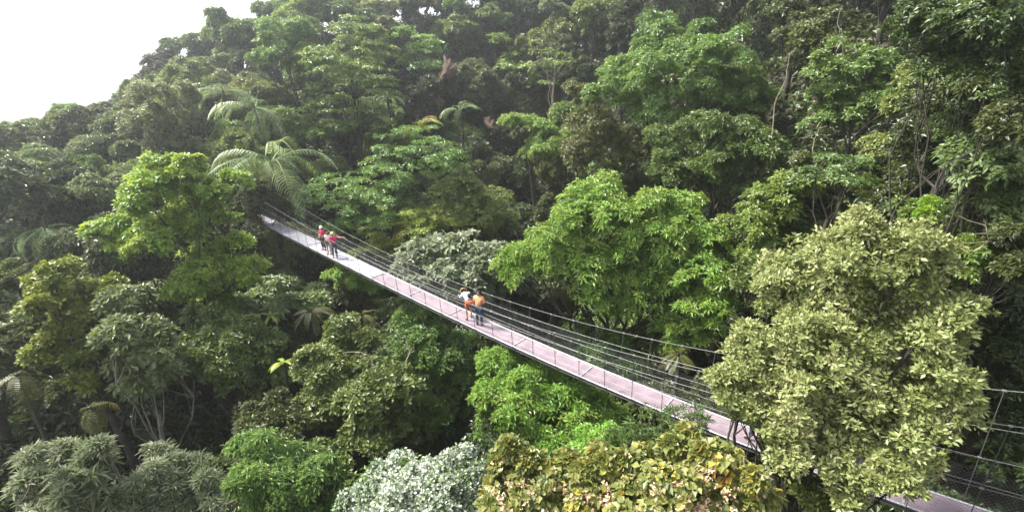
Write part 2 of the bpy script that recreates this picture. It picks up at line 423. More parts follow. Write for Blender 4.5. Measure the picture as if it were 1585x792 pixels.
def frond_plant(name, label, cat, u, v, d, rpx, kind='palm', n=12, mat='palm', tr=.13, seed=0, group=None, tilt=(-.35, .95), pose=None, height=None, protect=True, dead=0):
    rng = np.random.default_rng(seed + 500)
    c = at(u, v, d); dep = seen(c)[2]; R = rpx * dep / F_PX
    if protect: HERO.append((u, v, rpx * .7, dep))
    z = min(float(ground(c[0], c[1])), c[2] - 1.2)
    if height: z = c[2] - height
    o = empty(name, (c[0], c[1], z)); tag(o, label, cat, group)
    mb = MB(); limb(mb, (0, 0, -.5), (0, 0, c[2] - z), tr * 1.3, tr * .8, rng, 8, .02, 8); mb.build('trunk', BARK, o, True)
    for i in range(n):
        key = (kind, mat, i % 3)
        if key not in FR:
            r2 = np.random.default_rng(7 + i)
            if kind == 'palm': FR[key] = frond_mesh('frond', 4, 24, 1.0, .05, [.5, .35, .6][i % 3], [1.3, 1.2, 1.6][i % 3], r2)
            elif kind == 'drop': FR[key] = frond_mesh('frond', 4, 13, 1.5, .09, [.3, .2, .4][i % 3], 1.5, r2, .7)
            elif kind == 'fern': FR[key] = frond_mesh('frond', 4, 36, .8, .07, [.3, .2, .35][i % 3], [.9, .8, 1.0][i % 3], r2, .15)
            else: FR[key] = blade_mesh('leaf', 4, .95, r2)
        az = i / n * 2 * math.pi * 1.0 + rng.uniform(-.25, .25) + seed
        el = rng.uniform(*tilt)
        if pose: az, el = math.radians(pose[i][0]), math.radians(pose[i][1])
        f = link('frond' if kind != 'banana' else 'leaf', FR[key], LM[mat], o, (0, 0, c[2] - z - .05))
        s = R / 4 * rng.uniform(.85, 1.12)
        f.rotation_euler = (rng.uniform(-.25, .25), -el + .35, az); f.scale = (s, s, s)
        if i < dead: f.data = f.data.copy(); f.data.materials.clear(); f.data.materials.append(LM['dead'])
    return o

# ------------------------------------------------------------------ the ground
def build_ground():
    xs = np.concatenate([[-6000, -2000, -700, -300, -160], np.arange(-110, 111, 1.6), [160, 300, 700, 2000, 6000]])
    ys = np.concatenate([[-6000, -2000, -600, -200, -80], np.arange(-40, 141, 1.6), [190, 300, 700, 2000, 6000]])
    X, Y = np.meshgrid(xs, ys)
    Z = np.concatenate([ground(X[i:i + 20], Y[i:i + 20]) for i in range(0, len(ys), 20)])
    mb = MB(); nx = len(xs); i = np.arange(len(ys) - 1)[:, None] * nx; j = np.arange(nx - 1)[None]
    F = np.stack([i + j, i + j + 1, i + nx + j + 1, i + nx + j], -1).reshape(-1, 4)
    mb.add(np.stack([X, Y, Z], -1), F)
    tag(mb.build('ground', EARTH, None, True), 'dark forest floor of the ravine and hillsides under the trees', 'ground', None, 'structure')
build_ground()
def build_undergrowth():
    rng = np.random.default_rng(3); mb = MB()
    n = 80000
    ang = rng.uniform(math.radians(8), math.radians(165), n); r = 4 + 90 * rng.uniform(0, 1, n) ** .75
    x, y = r * np.cos(ang), r * np.sin(ang)
    z = np.concatenate([ground(x[i:i + 8000], y[i:i + 8000]) for i in range(0, n, 8000)])
    sel = rng.uniform(0, 1, n) < .9
    P = np.stack([x, y, z + rng.uniform(.05, 1.1, n) * rng.uniform(.2, 1, n)], 1)[sel]
    N = unit(np.array([0, 0, 1.]) + rng.normal(0, .5, P.shape))
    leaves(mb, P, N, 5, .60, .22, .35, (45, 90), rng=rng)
    m = 5200
    ang = rng.uniform(math.radians(8), math.radians(165), m); r = 5 + 88 * rng.uniform(0, 1, m) ** .7
    x, y = r * np.cos(ang), r * np.sin(ang); z = ground(x, y)
    c = np.stack([x, y, z], 1); hh = rng.uniform(.8, 2.4, m)
    s_ = (x - B0[0]) * BD[0] + (y - B0[1]) * BD[1]; t_ = np.abs((x - B0[0]) * BN[0] + (y - B0[1]) * BN[1])
    ok = ~((t_ < 3) & (s_ > 15) & (s_ < 23)); c, hh = c[ok], hh[ok]
    k = 16; d = unit(rng.normal(size=(len(c), k, 3))); d[..., 2] = np.abs(d[..., 2])
    P = (c[:, None] + d * hh[:, None, None] * rng.uniform(.5, 1.05, (len(c), k, 1))).reshape(-1, 3)
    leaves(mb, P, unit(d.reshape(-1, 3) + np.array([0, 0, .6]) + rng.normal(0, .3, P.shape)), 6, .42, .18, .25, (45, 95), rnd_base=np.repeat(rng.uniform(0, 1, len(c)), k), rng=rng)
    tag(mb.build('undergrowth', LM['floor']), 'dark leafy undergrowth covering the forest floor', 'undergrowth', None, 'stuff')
build_undergrowth()

# ------------------------------------------------------------------ the bridge
def build_bridge():
    GALV = plain('galvanised steel', (.33,.33,.36), .45, .35, noise=(.44,.44,.47), scale=5)
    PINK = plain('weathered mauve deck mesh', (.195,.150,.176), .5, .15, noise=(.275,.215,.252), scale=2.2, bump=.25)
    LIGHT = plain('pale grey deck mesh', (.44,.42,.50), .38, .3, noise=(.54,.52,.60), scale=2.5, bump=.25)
    STEEL = plain('dull cable steel', (.18,.18,.18), .45, .6)
    POST = plain('hanger rod', (.10,.10,.10), .5, .5)
    NET = plain('side net wire', (.16,.17,.17), .5, .5)
    FRAME = plain('deck frame angle', (.05,.045,.045), .7, .2)  # dark finish of the deck side angles and the portal
    CLAMP = plain('bright cable clamp', (.42,.42,.42), .3, .6)
    root = empty('suspension_bridge', deck(0, 0, 0)); o0 = deck(0, 0, 0)
    tag(root, 'long narrow hanging footbridge with pinkish mesh deck and cable sides, crossing the ravine', 'suspension bridge')
    cross = [-24.6, -21.6, -18.3, -15.0, -11.9, -8.7, -5.55, -2.3, 1.55, 4.4, 7.4, 10.6, 13.8, 17.0, 20.0, 21.8]
    hw = DECK_W / 2
    for a, b in zip(cross[:-1], cross[1:]):
        mb = MB(); s = np.linspace(a + .02, b - .02, 8)
        for s0, s1 in zip(s[:-1], s[1:]):
            c = [deck(q, t, h) - o0 for h in (-.05, 0) for q, t in ((s0, -hw), (s1, -hw), (s1, hw), (s0, hw))]
            mb.add(c, [[4, 7, 6, 5], [0, 1, 2, 3], [0, 4, 5, 1], [3, 2, 6, 7]])
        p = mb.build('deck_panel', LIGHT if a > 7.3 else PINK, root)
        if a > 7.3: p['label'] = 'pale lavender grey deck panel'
    for s in cross:
        mb = MB(); bar(mb, deck(s, -hw, .006) - o0, deck(s, hw, .006) - o0, .05, .05); mb.build('cross_bar', GALV, root)
    ss = np.linspace(S_NEAR, S_FAR, 64)
    for t in (-1, 1):
        mb = MB(); tube(mb, [deck(s, t * (hw + .03), .015) - o0 for s in ss], .03, 4); mb.build('edge_rail', GALV, root)
        mb = MB(); tube(mb, [deck(s, t * (hw - .02), -.13) - o0 for s in ss], .055, 4); mb.build('deck_beam', FRAME, root)
        ch = lambda s: 1.1 + .0045 * (s - 5) ** 2
        out = lambda h: t * (hw + .06 + .10 * h)
        mb = MB(); tube(mb, [deck(s, out(ch(s)), ch(s)) - o0 for s in ss], .011, 6); mb.build('main_cable', STEEL, root)
        for fr in (.2, .42, .68):
            mb = MB(); tube(mb, [deck(s, out(ch(s) * fr), ch(s) * fr) - o0 for s in ss], .0045, 4); mb.build('side_wire', STEEL, root)
        for s in np.arange(S_NEAR + .4, S_FAR, 1.06):
            mb = MB(); h = ch(s); tube(mb, [deck(s, out(0), -.12) - o0, deck(s, out(h), h) - o0], .011, 5)
            g = mb.build('hanger', POST, root)
            mb = MB()
            for hh in (h, h * .42): bar(mb, deck(s - .035, out(hh), hh) - o0, deck(s + .035, out(hh), hh) - o0, .034, .034)
            mb.build('clamp', CLAMP, g)
        mb = MB(); st = .10
        for s in np.arange(S_NEAR, S_FAR - 1.1, st):
            for sg in (0, 1):
                H = [1.0, 0.0] if sg else [0.0, 1.0]
                a, b = deck(s, out(H[0]), H[0]) - o0, deck(s + 1.0, out(H[1]), H[1]) - o0
                w = np.array([0, 0, .0032])
                mb.add([a - w, b - w, b + w, a + w], [[0, 1, 2, 3]])
        mb.build('side_netting', NET, root)
        mb = MB(); tube(mb, [deck(S_FAR - 1.0, t * .62, -2.6) - o0, deck(S_FAR - 1.0, t * .62, 2.6) - o0], .09, 8); mb.build('portal_post', FRAME, root)
    mb = MB(); bar(mb, deck(S_FAR - 1.0, -.7, 2.55) - o0, deck(S_FAR - 1.0, .7, 2.55) - o0, .12, .14); mb.build('portal_beam', FRAME, root)
    return root
build_bridge()
BR = []
for s in np.linspace(S_NEAR, S_FAR - .5, 70):
    for h in (-.25, .5, 1.2, 1.8):
        u, v, dep = seen(deck(s, 0, h)); BR.append((float(u), float(v), float(dep)))
BR = np.array(BR)


# ------------------------------------------------------------------ trees one can tell apart
hero('broadleaf_tree', 'large pale olive small-leaved tree standing in front of the near end of the bridge', 'tuft', 'pale', 12.6, [
    (1253,427,66),(1338,399,66),(1414,408,62),(1186,541,57),(1262,522,81),(1348,494,86),(1433,494,66),(1158,589,36),(1205,608,52),(1300,608,81),
    (1395,589,81),(1462,608,48),(1253,684,57),(1220,660,33),(1338,684,71),(1424,684,57),(1291,741,43),(1386,736,38),(1174,630,38),(1200,663,25),(1329,356,30),(1210,456,38),(1135,598,34),(1152,632,26),(1300,455,48),(1308,640,48),(1290,555,58),(1330,550,50),(1345,640,44),(1215,690,24)], r0=.17, fork=.92, seed=1, low=-.7)
hero('broadleaf_tree', 'big vivid green round-crowned tree just behind the middle of the bridge', 'whorl', 'bright', 25.5, [
    (985,318,60),(925,330,55),(1035,335,50),(870,365,60),(960,385,90),(1050,390,65),(815,395,42),(880,420,55),(1000,450,70),(1080,430,55),(1095,485,42),
    (930,455,45),(1060,510,42),(795,420,28)], r0=.32, seed=2)
hero('broadleaf_tree', 'lime green tree of rounded leafy lobes left of the far bridge end', 'dense', 'lime', 29, [
    (255,270,38),(300,265,28),(225,310,42),(295,315,50),(185,365,36),(345,295,34),(260,365,48),(325,345,45),(350,405,48),(305,440,38),(375,430,26),(275,455,18),(220,385,30),(340,470,24)], r0=.25, seed=3)
hero('layered_tree', 'light green tree with flat stacked leaf layers high on the slope', 'layer', 'light', 47, [
    (545,60,36),(575,85,30),(520,100,48),(560,125,46),(590,140,28),(525,160,50),(560,185,40),(500,190,40),(540,40,24)], r0=.22, seed=4)
hero('layered_tree', 'spreading flat-topped green tree on the slope right of the large palm', 'layer', 'light', 41, [
    (640,250,66),(590,285,55),(560,320,60),(610,345,48),(520,300,40),(680,245,40),(540,340,48)], r0=.22, seed=5, scale=.9)
hero('broadleaf_tree', 'small yellow green layered tree on the slope above the bridge walkers in red', 'layer', 'banana', 39, [(610,360,45),(580,385,35),(650,350,34),(690,360,32)], seed=6, r0=.13, scale=.8)
hero('broadleaf_tree', 'rounded olive tree on the slope behind the bridge, left of the vivid green tree', 'dense', 'olive', 41, [
    (700,310,45),(745,325,48),(680,345,40),(770,350,34),(725,290,30)], seed=7, r0=.2)
hero('cecropia_tree', 'grey green big-leaved spreading tree behind the bridge, beside the two near walkers', 'umbrella', 'silver', 28.5, [
    (650,400,36),(700,395,40),(745,410,36),(770,395,22),(690,430,34),(730,445,34),(640,425,28),(765,450,30),(800,440,24),(660,450,24)], seed=8, r0=.18, low=-.2)
hero('broadleaf_tree', 'small bright green tree under the bridge below the walkers in red', 'broad', 'bright', 30, [(545,430,26),(525,425,18),(575,440,20)], seed=9, r0=.12)
hero('broadleaf_tree', 'fresh green wide tree under the middle of the bridge deck', 'whorl', 'bright', 20.2, [
    (775,575,36),(830,600,50),(885,615,45),(800,640,55),(860,660,55),(930,635,34),(760,615,28),(820,690,36)], seed=10, r0=.22, scale=.8)
hero('broadleaf_tree', 'blue green fine-leaved tree touching the bridge deck above the flowering vines', 'star', 'aqua', 14.6, [
    (1000,670,42),(1050,660,38),(1085,650,24),(960,700,36),(1020,705,44),(1075,690,34)], seed=12, r0=.12, scale=.75)
hero('shrub', 'small vivid green shrub between the blue green tree and the flowering vines', 'whorl', 'bright', 15.2, [(920,690,30),(895,715,26),(945,675,20)], cat='shrub', seed=13, r0=.07, scale=.55)
hero('broadleaf_tree', 'whitish small-leaved tree at the bottom of the ravine view', 'small', 'white', 13.6, [
    (605,745,38),(655,745,40),(715,735,38),(570,785,40),(630,785,48),(690,785,50),(740,770,30),(640,840,70),(720,830,50)], seed=15, r0=.14)
hero('cecropia_tree', 'silvery star-leaved tree filling the bottom left corner', 'star', 'silver', 14.2, [
    (48,712,17),(45,745,20),(70,770,22),(103,700,17),(143,698,18),(155,722,15),(118,740,24),(140,765,22),(100,785,26),(60,800,24),(160,690,12)], seed=16, r0=.1, bark=BARK_PALE, scale=.9)
hero('cecropia_tree', 'silvery star-leaved tree between the bottom left corner tree and the leafy mid green tree', 'star', 'silver', 14.6, [
    (245,705,18),(225,735,20),(200,765,24),(255,750,26),(300,730,22),(325,745,18),(285,775,26),(225,795,26),(320,780,18),(265,725,18)], seed=17, r0=.1, scale=.9)
hero('broadleaf_tree', 'leafy mid green tree left of the whitish small-leaved tree', 'whorl', 'aqua', 18.5, [(400,700,40),(450,730,46),(420,770,48),(495,750,40),(475,790,40),(380,745,30)], seed=18, r0=.18, scale=.75)
hero('broadleaf_tree', 'olive green spreading tree below the bridge with bare dead branches', 'dense', 'olive', 23, [
    (540,530,42),(500,580,42),(560,580,50),(600,600,42),(490,635,38),(550,640,50),(600,650,36),(560,680,34)], seed=19, r0=.2)
hero('broadleaf_tree', 'dark green dense tree below the bridge beside the olive tree', 'broad', 'mid', 25.5, [(650,500,38),(640,545,40),(690,545,42),(720,590,44),(660,600,44),(700,640,42),(640,660,40)], seed=20, r0=.2)
hero('broadleaf_tree', 'yellowish green tree with dull leaves low on the left hillside', 'dense', 'yellow', 26, [
    (90,430,30),(70,470,26),(120,470,36),(170,450,24),(110,520,34),(75,545,30),(145,555,36),(130,590,22)], seed=21, r0=.18, bare=.25)
hero('cecropia_tree', 'grey green tree with bare slender limbs low on the left hillside', 'umbrella', 'grey', 24.5, [
    (195,470,34),(180,520,32),(225,515,30),(245,545,30),(195,570,30),(265,575,24),(215,600,26)], seed=22, r0=.12, bark=BARK_PALE, scale=.65, low=-.2)
hero('broadleaf_tree', 'dark green broad tree below the lime green tree', 'broad', 'mid', 27, [(330,510,44),(385,530,42),(350,570,46),(400,580,40),(300,560,36)], seed=23, r0=.2)
hero('broadleaf_tree', 'cool green tree with tiered crown high on the right hillside', 'broad', 'aqua', 27, [
    (1300,105,44),(1345,115,38),(1375,135,28),(1290,150,32),(1345,175,44),(1280,185,30),(1385,165,26)], seed=24, r0=.2, scale=.9)
hero('broadleaf_tree', 'flat cool green tree on the right hillside above the pale olive tree', 'layer', 'aqua', 24, [(1290,265,34),(1325,262,28),(1265,268,20),(1310,290,28)], seed=25, r0=.13, scale=.6)
hero('broadleaf_tree', 'large layered mid green tree on the spur above the vivid green tree', 'broad', 'light', 36, [
    (1000,120,48),(1060,100,50),(1120,95,50),(1090,150,55),(1020,170,48),(950,150,44),(1150,150,45)], seed=26, r0=.26)
hero('broadleaf_tree', 'brownish olive tree on the spur beside the far slope', 'broad', 'olive', 38, [
    (920,200,44),(900,150,30),(960,220,44),(910,250,40),(1000,230,40),(950,270,38)], seed=27, r0=.2)
hero('broadleaf_tree', 'green long-leaved tree on the spur directly right of the vivid green tree', 'whorl', 'mid', 30, [
    (1060,220,46),(1120,210,48),(1040,260,36),(1110,265,50),(1170,240,40),(1160,300,40)], seed=28, r0=.2, scale=.8)
hero('broadleaf_tree', 'grey green shaggy tree at the right side of the view', 'umbrella', 'grey', 17.5, [
    (1500,235,34),(1535,265,44),(1570,240,30),(1520,310,36),(1560,330,42),(1580,290,30)], seed=29, r0=.16, scale=.5, low=-.6)
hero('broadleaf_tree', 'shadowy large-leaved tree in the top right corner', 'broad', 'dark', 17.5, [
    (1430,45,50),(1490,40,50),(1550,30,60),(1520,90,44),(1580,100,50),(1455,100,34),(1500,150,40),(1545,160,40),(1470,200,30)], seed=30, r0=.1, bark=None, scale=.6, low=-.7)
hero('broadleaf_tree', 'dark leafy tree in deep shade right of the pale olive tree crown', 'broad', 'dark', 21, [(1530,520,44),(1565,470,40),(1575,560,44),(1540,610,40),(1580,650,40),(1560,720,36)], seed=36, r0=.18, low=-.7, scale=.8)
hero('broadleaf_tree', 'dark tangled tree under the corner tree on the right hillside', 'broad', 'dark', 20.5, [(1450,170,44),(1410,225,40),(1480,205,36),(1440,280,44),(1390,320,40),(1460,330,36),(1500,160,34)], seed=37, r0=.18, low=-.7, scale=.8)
hero('broadleaf_tree', 'olive brown twiggy tree on the right hillside left of the tangled dark tree', 'broad', 'olive', 25, [(1400,170,30),(1420,120,30),(1360,235,34),(1400,250,28),(1345,300,30)], seed=38, r0=.15, bare=.3, scale=.8)
hero('broadleaf_tree', 'dark green tree in the shaded hollow left of the pale olive tree', 'broad', 'mid', 25, [(1190,330,42),(1230,300,38),(1180,390,38),(1150,360,34),(1215,360,34),(1160,430,30)], seed=39, r0=.18, low=-.6)
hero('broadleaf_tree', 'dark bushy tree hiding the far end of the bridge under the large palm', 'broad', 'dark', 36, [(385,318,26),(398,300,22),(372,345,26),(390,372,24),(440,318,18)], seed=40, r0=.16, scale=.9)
hero('broadleaf_tree', 'mid green leafy tree between the pale olive tree and the grey green shaggy tree', 'broad', 'mid', 18, [(1430,372,28),(1480,360,32),(1500,400,32),(1535,400,30),(1410,330,26)], seed=41, r0=.12, scale=.75, low=-.6)
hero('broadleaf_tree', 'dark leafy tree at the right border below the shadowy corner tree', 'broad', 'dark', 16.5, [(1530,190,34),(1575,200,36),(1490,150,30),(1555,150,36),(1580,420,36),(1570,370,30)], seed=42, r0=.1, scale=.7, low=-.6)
hero('broadleaf_tree', 'dull olive low tree under the bridge deck beside the flowering vines', 'tuft', 'olive', 13.5, [(1215,745,30),(1250,770,34),(1195,785,30),(1290,800,34)], seed=35, r0=.1)
hero('broadleaf_tree', 'tree with small bright green leaves high at the top of the slope', 'dense', 'light', 50, [(425,60,30),(465,55,26),(440,95,34),(480,100,28),(410,95,24)], seed=31, r0=.2)
hero('broadleaf_tree', 'hazy pale tree on the left skyline under the bright sky', 'dense', 'grey', 46, [(240,160,34),(275,180,34),(225,205,36),(265,225,36),(290,150,22)], seed=32, r0=.2)
hero('broadleaf_tree', 'vivid green tree low on the far slope left of the spur', 'broad', 'bright', 46, [(815,205,30),(850,215,28),(830,240,26),(790,190,18)], seed=33, r0=.2)
hero('bare_tree', 'twiggy purplish grey tree with almost no leaves on the far slope', 'far', 'grey', 58, [(850,80,26),(885,85,22),(865,60,20),(840,100,20)], seed=34, r0=.15, bare=.8, bark=TWIG)

# dead branches sticking out of the olive tree, bare lianas on the right
def bare_branch(label, pts, d, r=.03, seed=0, name='liana', cat='liana'):
    rng = np.random.default_rng(seed + 900); mb = MB()
    W = [at(p[0], p[1], d + (p[2] if len(p) > 2 else 0)) for p in pts]; b = W[-1]
    q = []
    for a, c in zip(W[:-1], W[1:]): q += list(a + (c - a) * np.linspace(0, 1, 4)[:-1, None] + rng.normal(0, .03, (3, 3)))
    q = np.array(q + [b]) - b
    tube(mb, q, np.linspace(r * .4, r, len(q)), 6)
    for k in range(4):
        i = rng.integers(1, len(q) - 2); e = q[i] + unit(rng.normal(size=3)) * rng.uniform(.3, .8)
        limb(mb, q[i], e, r * .5, r * .15, rng, 5, .15, 5)
    o = mb.build(name, TWIG, None, True); o.location = b
    tag(o, label, cat)
bare_branch('pale dead branch curving out of the olive tree below the bridge', [(552,545),(566,548),(575,556),(582,575)], 21.4, .035, 1, 'branch', 'branch')
bare_branch('thin arched bare twig right of the olive tree below the bridge', [(610,512),(628,524),(634,545),(628,560)], 21.8, .025, 2, 'branch', 'branch')
for i, (pts, d, lab) in enumerate([
    ([(1302,10),(1296,40),(1303,62),(1290,85)], 24, 'pale twisted liana hanging near the top of the right hillside'),
    ([(1330,60),(1322,70),(1326,80)], 24, 'short curved bare liana above the cool green tiered tree'),
    ([(1222,85),(1216,120),(1200,160),(1195,210)], 27, 'long pale liana left of the cool green tiered tree'),
    ([(1275,190),(1262,215),(1258,235)], 25, 'thin brown liana under the cool green tiered tree'),
    ([(1520,150),(1515,190),(1522,215)], 16.6, 'straight bare liana beside the shadowy corner tree'),
    ([(1528,340),(1526,375),(1505,392)], 15.6, 'bent bare liana below the grey green shaggy tree')]):
    bare_branch(lab, pts, d, .0009 * d, 10 + i)

# the flowering vines in front
def vine_tangle():
    rng = np.random.default_rng(77)
    lob = [(800,735,40),(845,765,46),(790,790,40),(905,775,44),(960,775,44),(1000,752,36),(1050,722,30),(1050,760,50),(1105,735,44),(1110,775,44),(1155,760,34),(930,820,70),(1020,830,80),(1110,830,60),(850,830,60),(800,705,20),(1060,688,20)] + [(788,692,11),(776,712,13),(815,712,11),(838,718,12),(880,712,14),(925,700,12),(938,715,14),(968,712,11),(998,706,13),(1040,690,12),(1064,672,11),(1085,700,12),(1130,712,13),(1165,738,12),(905,730,18)]
    W = []
    for u, v, r in lob:
        c = at(u, v, 10.3 + rng.uniform(-.35, .35)); dep = seen(c)[2]; W.append((c, r * dep / F_PX)); HERO.append((u, v, r, dep))
    C = np.array([c for c, r in W]); b = np.array([C[:, 0].mean(), C[:, 1].mean() + .5, 0]); b[2] = min(float(ground(b[0], b[1])), C[:, 2].min() - 2)
    o = empty('flowering_vine', b); tag(o, 'tangle of flowering vines with yellow leaves and pinkish white blossom in the foreground', 'vine')
    L = [(c - b, r) for c, r in W]
    link('trunk', trunk_mesh('trunk', L, C[:, 2].mean() - b[2], .12, rng), BARK, o)
    SPECIES['vine'] = dict(cr=.30, nt=7, k=5, L=.15, W=.12, droop=.3, spread=(40, 105), flat=.7, cover=1.5)
    link('crown', crown_mesh('crown', L, 'vine', rng, -.6, .9), LM['vine'], o)
    fl = leaf_mat('blossom', [(0., (.30,.20,.12)), (.4, (.52,.40,.29)), (1., (.72,.63,.50))], vary=0, hue=0, trans=.25)
    mb = MB()
    for c, r in L:
        n = int(24 * r * r / .1); d = unit(rng.normal(size=(n, 3)) + np.array([0, -.5, .7])); P = c + d * r * rng.uniform(.9, 1.12, (n, 1))
        P = P[rng.uniform(0, 1, n) < .30]
        P = np.repeat(P, 6, 0) + rng.normal(0, .05, (len(P) * 6, 3))
        leaves(mb, P, unit(rng.normal(size=P.shape) + np.array([0, 0, .8])), 5, .042, .032, 0, (30, 80), rng=rng, jitter=.005)
    mb.build('blossom', fl, o)
    mb = MB()
    for k in range(46):
        c, r = L[rng.integers(len(L))]; d = unit(rng.normal(size=3) + np.array([0, -.3, 1.0]))
        limb(mb, c + d * r * .5, c + d * r * rng.uniform(1.05, 1.4) + rng.normal(0, .1, 3), .012, .004, rng, 6, .15, 5)
    mb.build('twigs', TWIG, o, True)
vine_tangle()

# palms, tree ferns, banana plants
frond_plant('palm_tree', 'large palm with long arching fronds standing above the far bridge end', 'palm', 420, 250, 36.5, 118, n=15, seed=1, tilt=(-.75, .8), tr=.16)
frond_plant('palm_tree', 'palm with pale arching fronds on the hillside above the large palm', 'palm', 395, 165, 45, 78, n=12, seed=2, tilt=(-.7, .6), mat='palm')
frond_plant('palm_tree', 'hazy palm with feathery fronds on the left skyline slope', 'palm', 345, 140, 50, 62, n=11, seed=3, tilt=(-.3, .7))
frond_plant('palm_tree', 'dim palm with drooping fronds low on the far left hillside', 'palm', 70, 350, 36, 70, n=10, seed=4, tilt=(-.8, .4))
frond_plant('palm_tree', 'small palm with fronds reaching into the left border below the yellowish tree', 'palm', 25, 580, 24, 52, kind='drop', mat='fern', n=9, seed=5, tilt=(-.95, .3), tr=.06)
frond_plant('palm_tree', 'dark small palm low in the ravine above the silvery star-leaved trees', 'palm', 140, 630, 22, 46, kind='drop', mat='fern', n=9, seed=6, tilt=(-.95, .3), tr=.05)
frond_plant('palm_tree', 'bright yellow green palm with one brown dead frond on the far slope', 'palm', 650, 195, 50, 40, n=10, seed=7, tilt=(-.2, .9), mat='banana', dead=1)
frond_plant('palm_tree', 'upright green palm on the far slope near the red earth', 'palm', 712, 170, 52, 42, n=9, seed=8, tilt=(.1, 1.0))
frond_plant('palm_tree', 'small blue green palm half hidden on the slope right of the stacked-layer tree', 'palm', 600, 150, 51, 32, n=9, seed=9, tilt=(-.3, .7))
frond_plant('tree_fern', 'brownish tree fern hanging under the vivid green tree behind the bridge', 'tree fern', 1050, 545, 23.5, 40, 'fern', 11, 'fern', seed=10, tilt=(-.5, .3))
frond_plant('tree_fern', 'shaded tree fern in the dark gap left of the vivid green tree trunk', 'tree fern', 862, 448, 27.5, 46, 'fern', 11, 'fern', seed=11, tilt=(-.4, .4))
frond_plant('tree_fern', 'tree fern in the shade under the bridge left of the olive tree', 'tree fern', 480, 480, 28, 44, 'fern', 11, 'fern', seed=12, tilt=(-.4, .4))
frond_plant('tree_fern', 'tree fern with round crown below the small bright green tree', 'tree fern', 560, 485, 27.5, 34, 'fern', 10, 'fern', seed=14, tilt=(-.4, .4))
frond_plant('banana_plant', 'banana plant with bright yellow green leaves left of the olive tree below the bridge', 'banana plant', 440, 560, 24.5, 30, 'banana', 6, 'banana', seed=15, tilt=(-.1, .8), tr=.07)
frond_plant('banana_plant', 'low banana plant with one flat yellow green leaf below the far bridge end', 'banana plant', 418, 487, 28, 24, 'banana', 5, 'banana', seed=16, tilt=(-.2, .6), tr=.06)
hero('shrub', 'sprig of sunlit yellow green leaves just above the pale olive tree', 'whorl', 'lime', 16.5, [(1440,318,9),(1436,332,7)], cat='shrub', seed=47, r0=.03, scale=.7)

# bare red earth where the slope has slipped
def earth_bank(u, v, d, w, h, seed):
    rng = np.random.default_rng(seed); c = at(u, v, d); dep = seen(c)[2]; W, H = w * dep / F_PX, h * dep / F_PX
    mb = MB(); n, m = 30, 8
    th = np.arange(n) / n * 2 * math.pi
    ed = 1 + .22 * np.sin(2 * th + seed) + .18 * np.sin(3 * th + 2 * seed) + .12 * np.sin(7 * th + seed) + rng.normal(0, .06, n)
    rr = np.linspace(0, 1, m)[:, None] * ed[None]
    x = rr * np.cos(th) * W + .35 * W * np.sin(rr * np.sin(th) * 3 + seed); z = rr * np.sin(th) * H
    y = z * .9 + 1.6 * (np.linspace(0, 1, m)[:, None] ** 2) + rng.normal(0, .10, x.shape)
    i = np.arange(m - 1)[:, None] * n; j = np.arange(n)[None]; k = (j + 1) % n
    mb.add(np.stack([x, y, z], -1), np.stack([i + j, i + n + j, i + n + k, i + k], -1).reshape(-1, 4))
    o = mb.build('terrain', CLAY, None, True); o.location = c
    tag(o, 'steep bare red earth on the far slope', 'earth bank', None, 'structure')
earth_bank(688, 112, 59.5, 10, 26, 1); earth_bank(672, 158, 56, 10, 14, 2); earth_bank(760, 198, 57, 9, 15, 3)

# ------------------------------------------------------------------ the rest of the forest, tree by tree
KINDS_ = {  # kind: (species, leaf material, look, lobe pattern)
 'dark_broad': ('far', 'dark', 'dark green broad-crowned tree', 'round'),
 'mid_broad':  ('far', 'mid', 'mid green bushy tree', 'round'),
 'olive_broad':('far', 'olive', 'olive green bushy tree', 'round'),
 'grey_broad': ('far', 'grey', 'grey green loose-crowned tree', 'loose'),
 'light_layer':('layer', 'light', 'light green tree with layered branches', 'layer'),
 'dark_layer': ('layer', 'mid', 'green tree with layered branches', 'layer'),
 'tall_dark':  ('far', 'dark', 'tall slim dark tree', 'tall'),
 'dense_mid':  ('dense', 'mid', 'green fine-leaved tree', 'round'),
 'dense_dark': ('broad', 'dark', 'dark fine-leaved tree', 'round'),
 'light_broad':('far', 'light', 'light green bushy tree', 'round'),
 'umbrella':   ('umbrella', 'grey', 'grey green big-leaved tree', 'loose'),
}
def pattern(kind, rng):
    if kind == 'round':
        return [(np.array([rng.normal(0, .95), rng.normal(0, .95), rng.uniform(-.7, 1.0)]), rng.uniform(.85, 1.35)) for _ in range(7)]
    if kind == 'loose':
        return [(np.array([rng.normal(0, 1.15), rng.normal(0, 1.15), rng.uniform(-.8, 1.0)]), rng.uniform(.6, 1.0)) for _ in range(9)]
    if kind == 'layer':
        return [(np.array([rng.normal(0, .9), rng.normal(0, .9), z]), rng.uniform(.9, 1.5)) for z in np.linspace(-1.5, 1.3, 7)]
    return [(np.array([rng.normal(0, .5), rng.normal(0, .5), z]), rng.uniform(.7, 1.1)) for z in np.linspace(-1.8, 2.2, 7)]
PROTO = {}
for k, (sp, mat, look, pat) in KINDS_.items():
    PROTO[k] = []
    for i in range(3):
        rng = np.random.default_rng(hash_ := sum(map(ord, k)) * 10 + i)
        lob = pattern(pat, rng)
        me = crown_mesh('crown', lob, sp, rng, -.5, .85 if pat != 'layer' else .55); me.materials.append(LM[mat])
        up = [(c + np.array([0, 0, 6.0]), r) for c, r in lob]
        tk = trunk_mesh('trunk', up, 6.0, .17, rng, .6); tk.materials.append(BARK_PALE if pat == 'tall' else BARK)
        PROTO[k].append((me, tk))
HER = np.array(HERO)
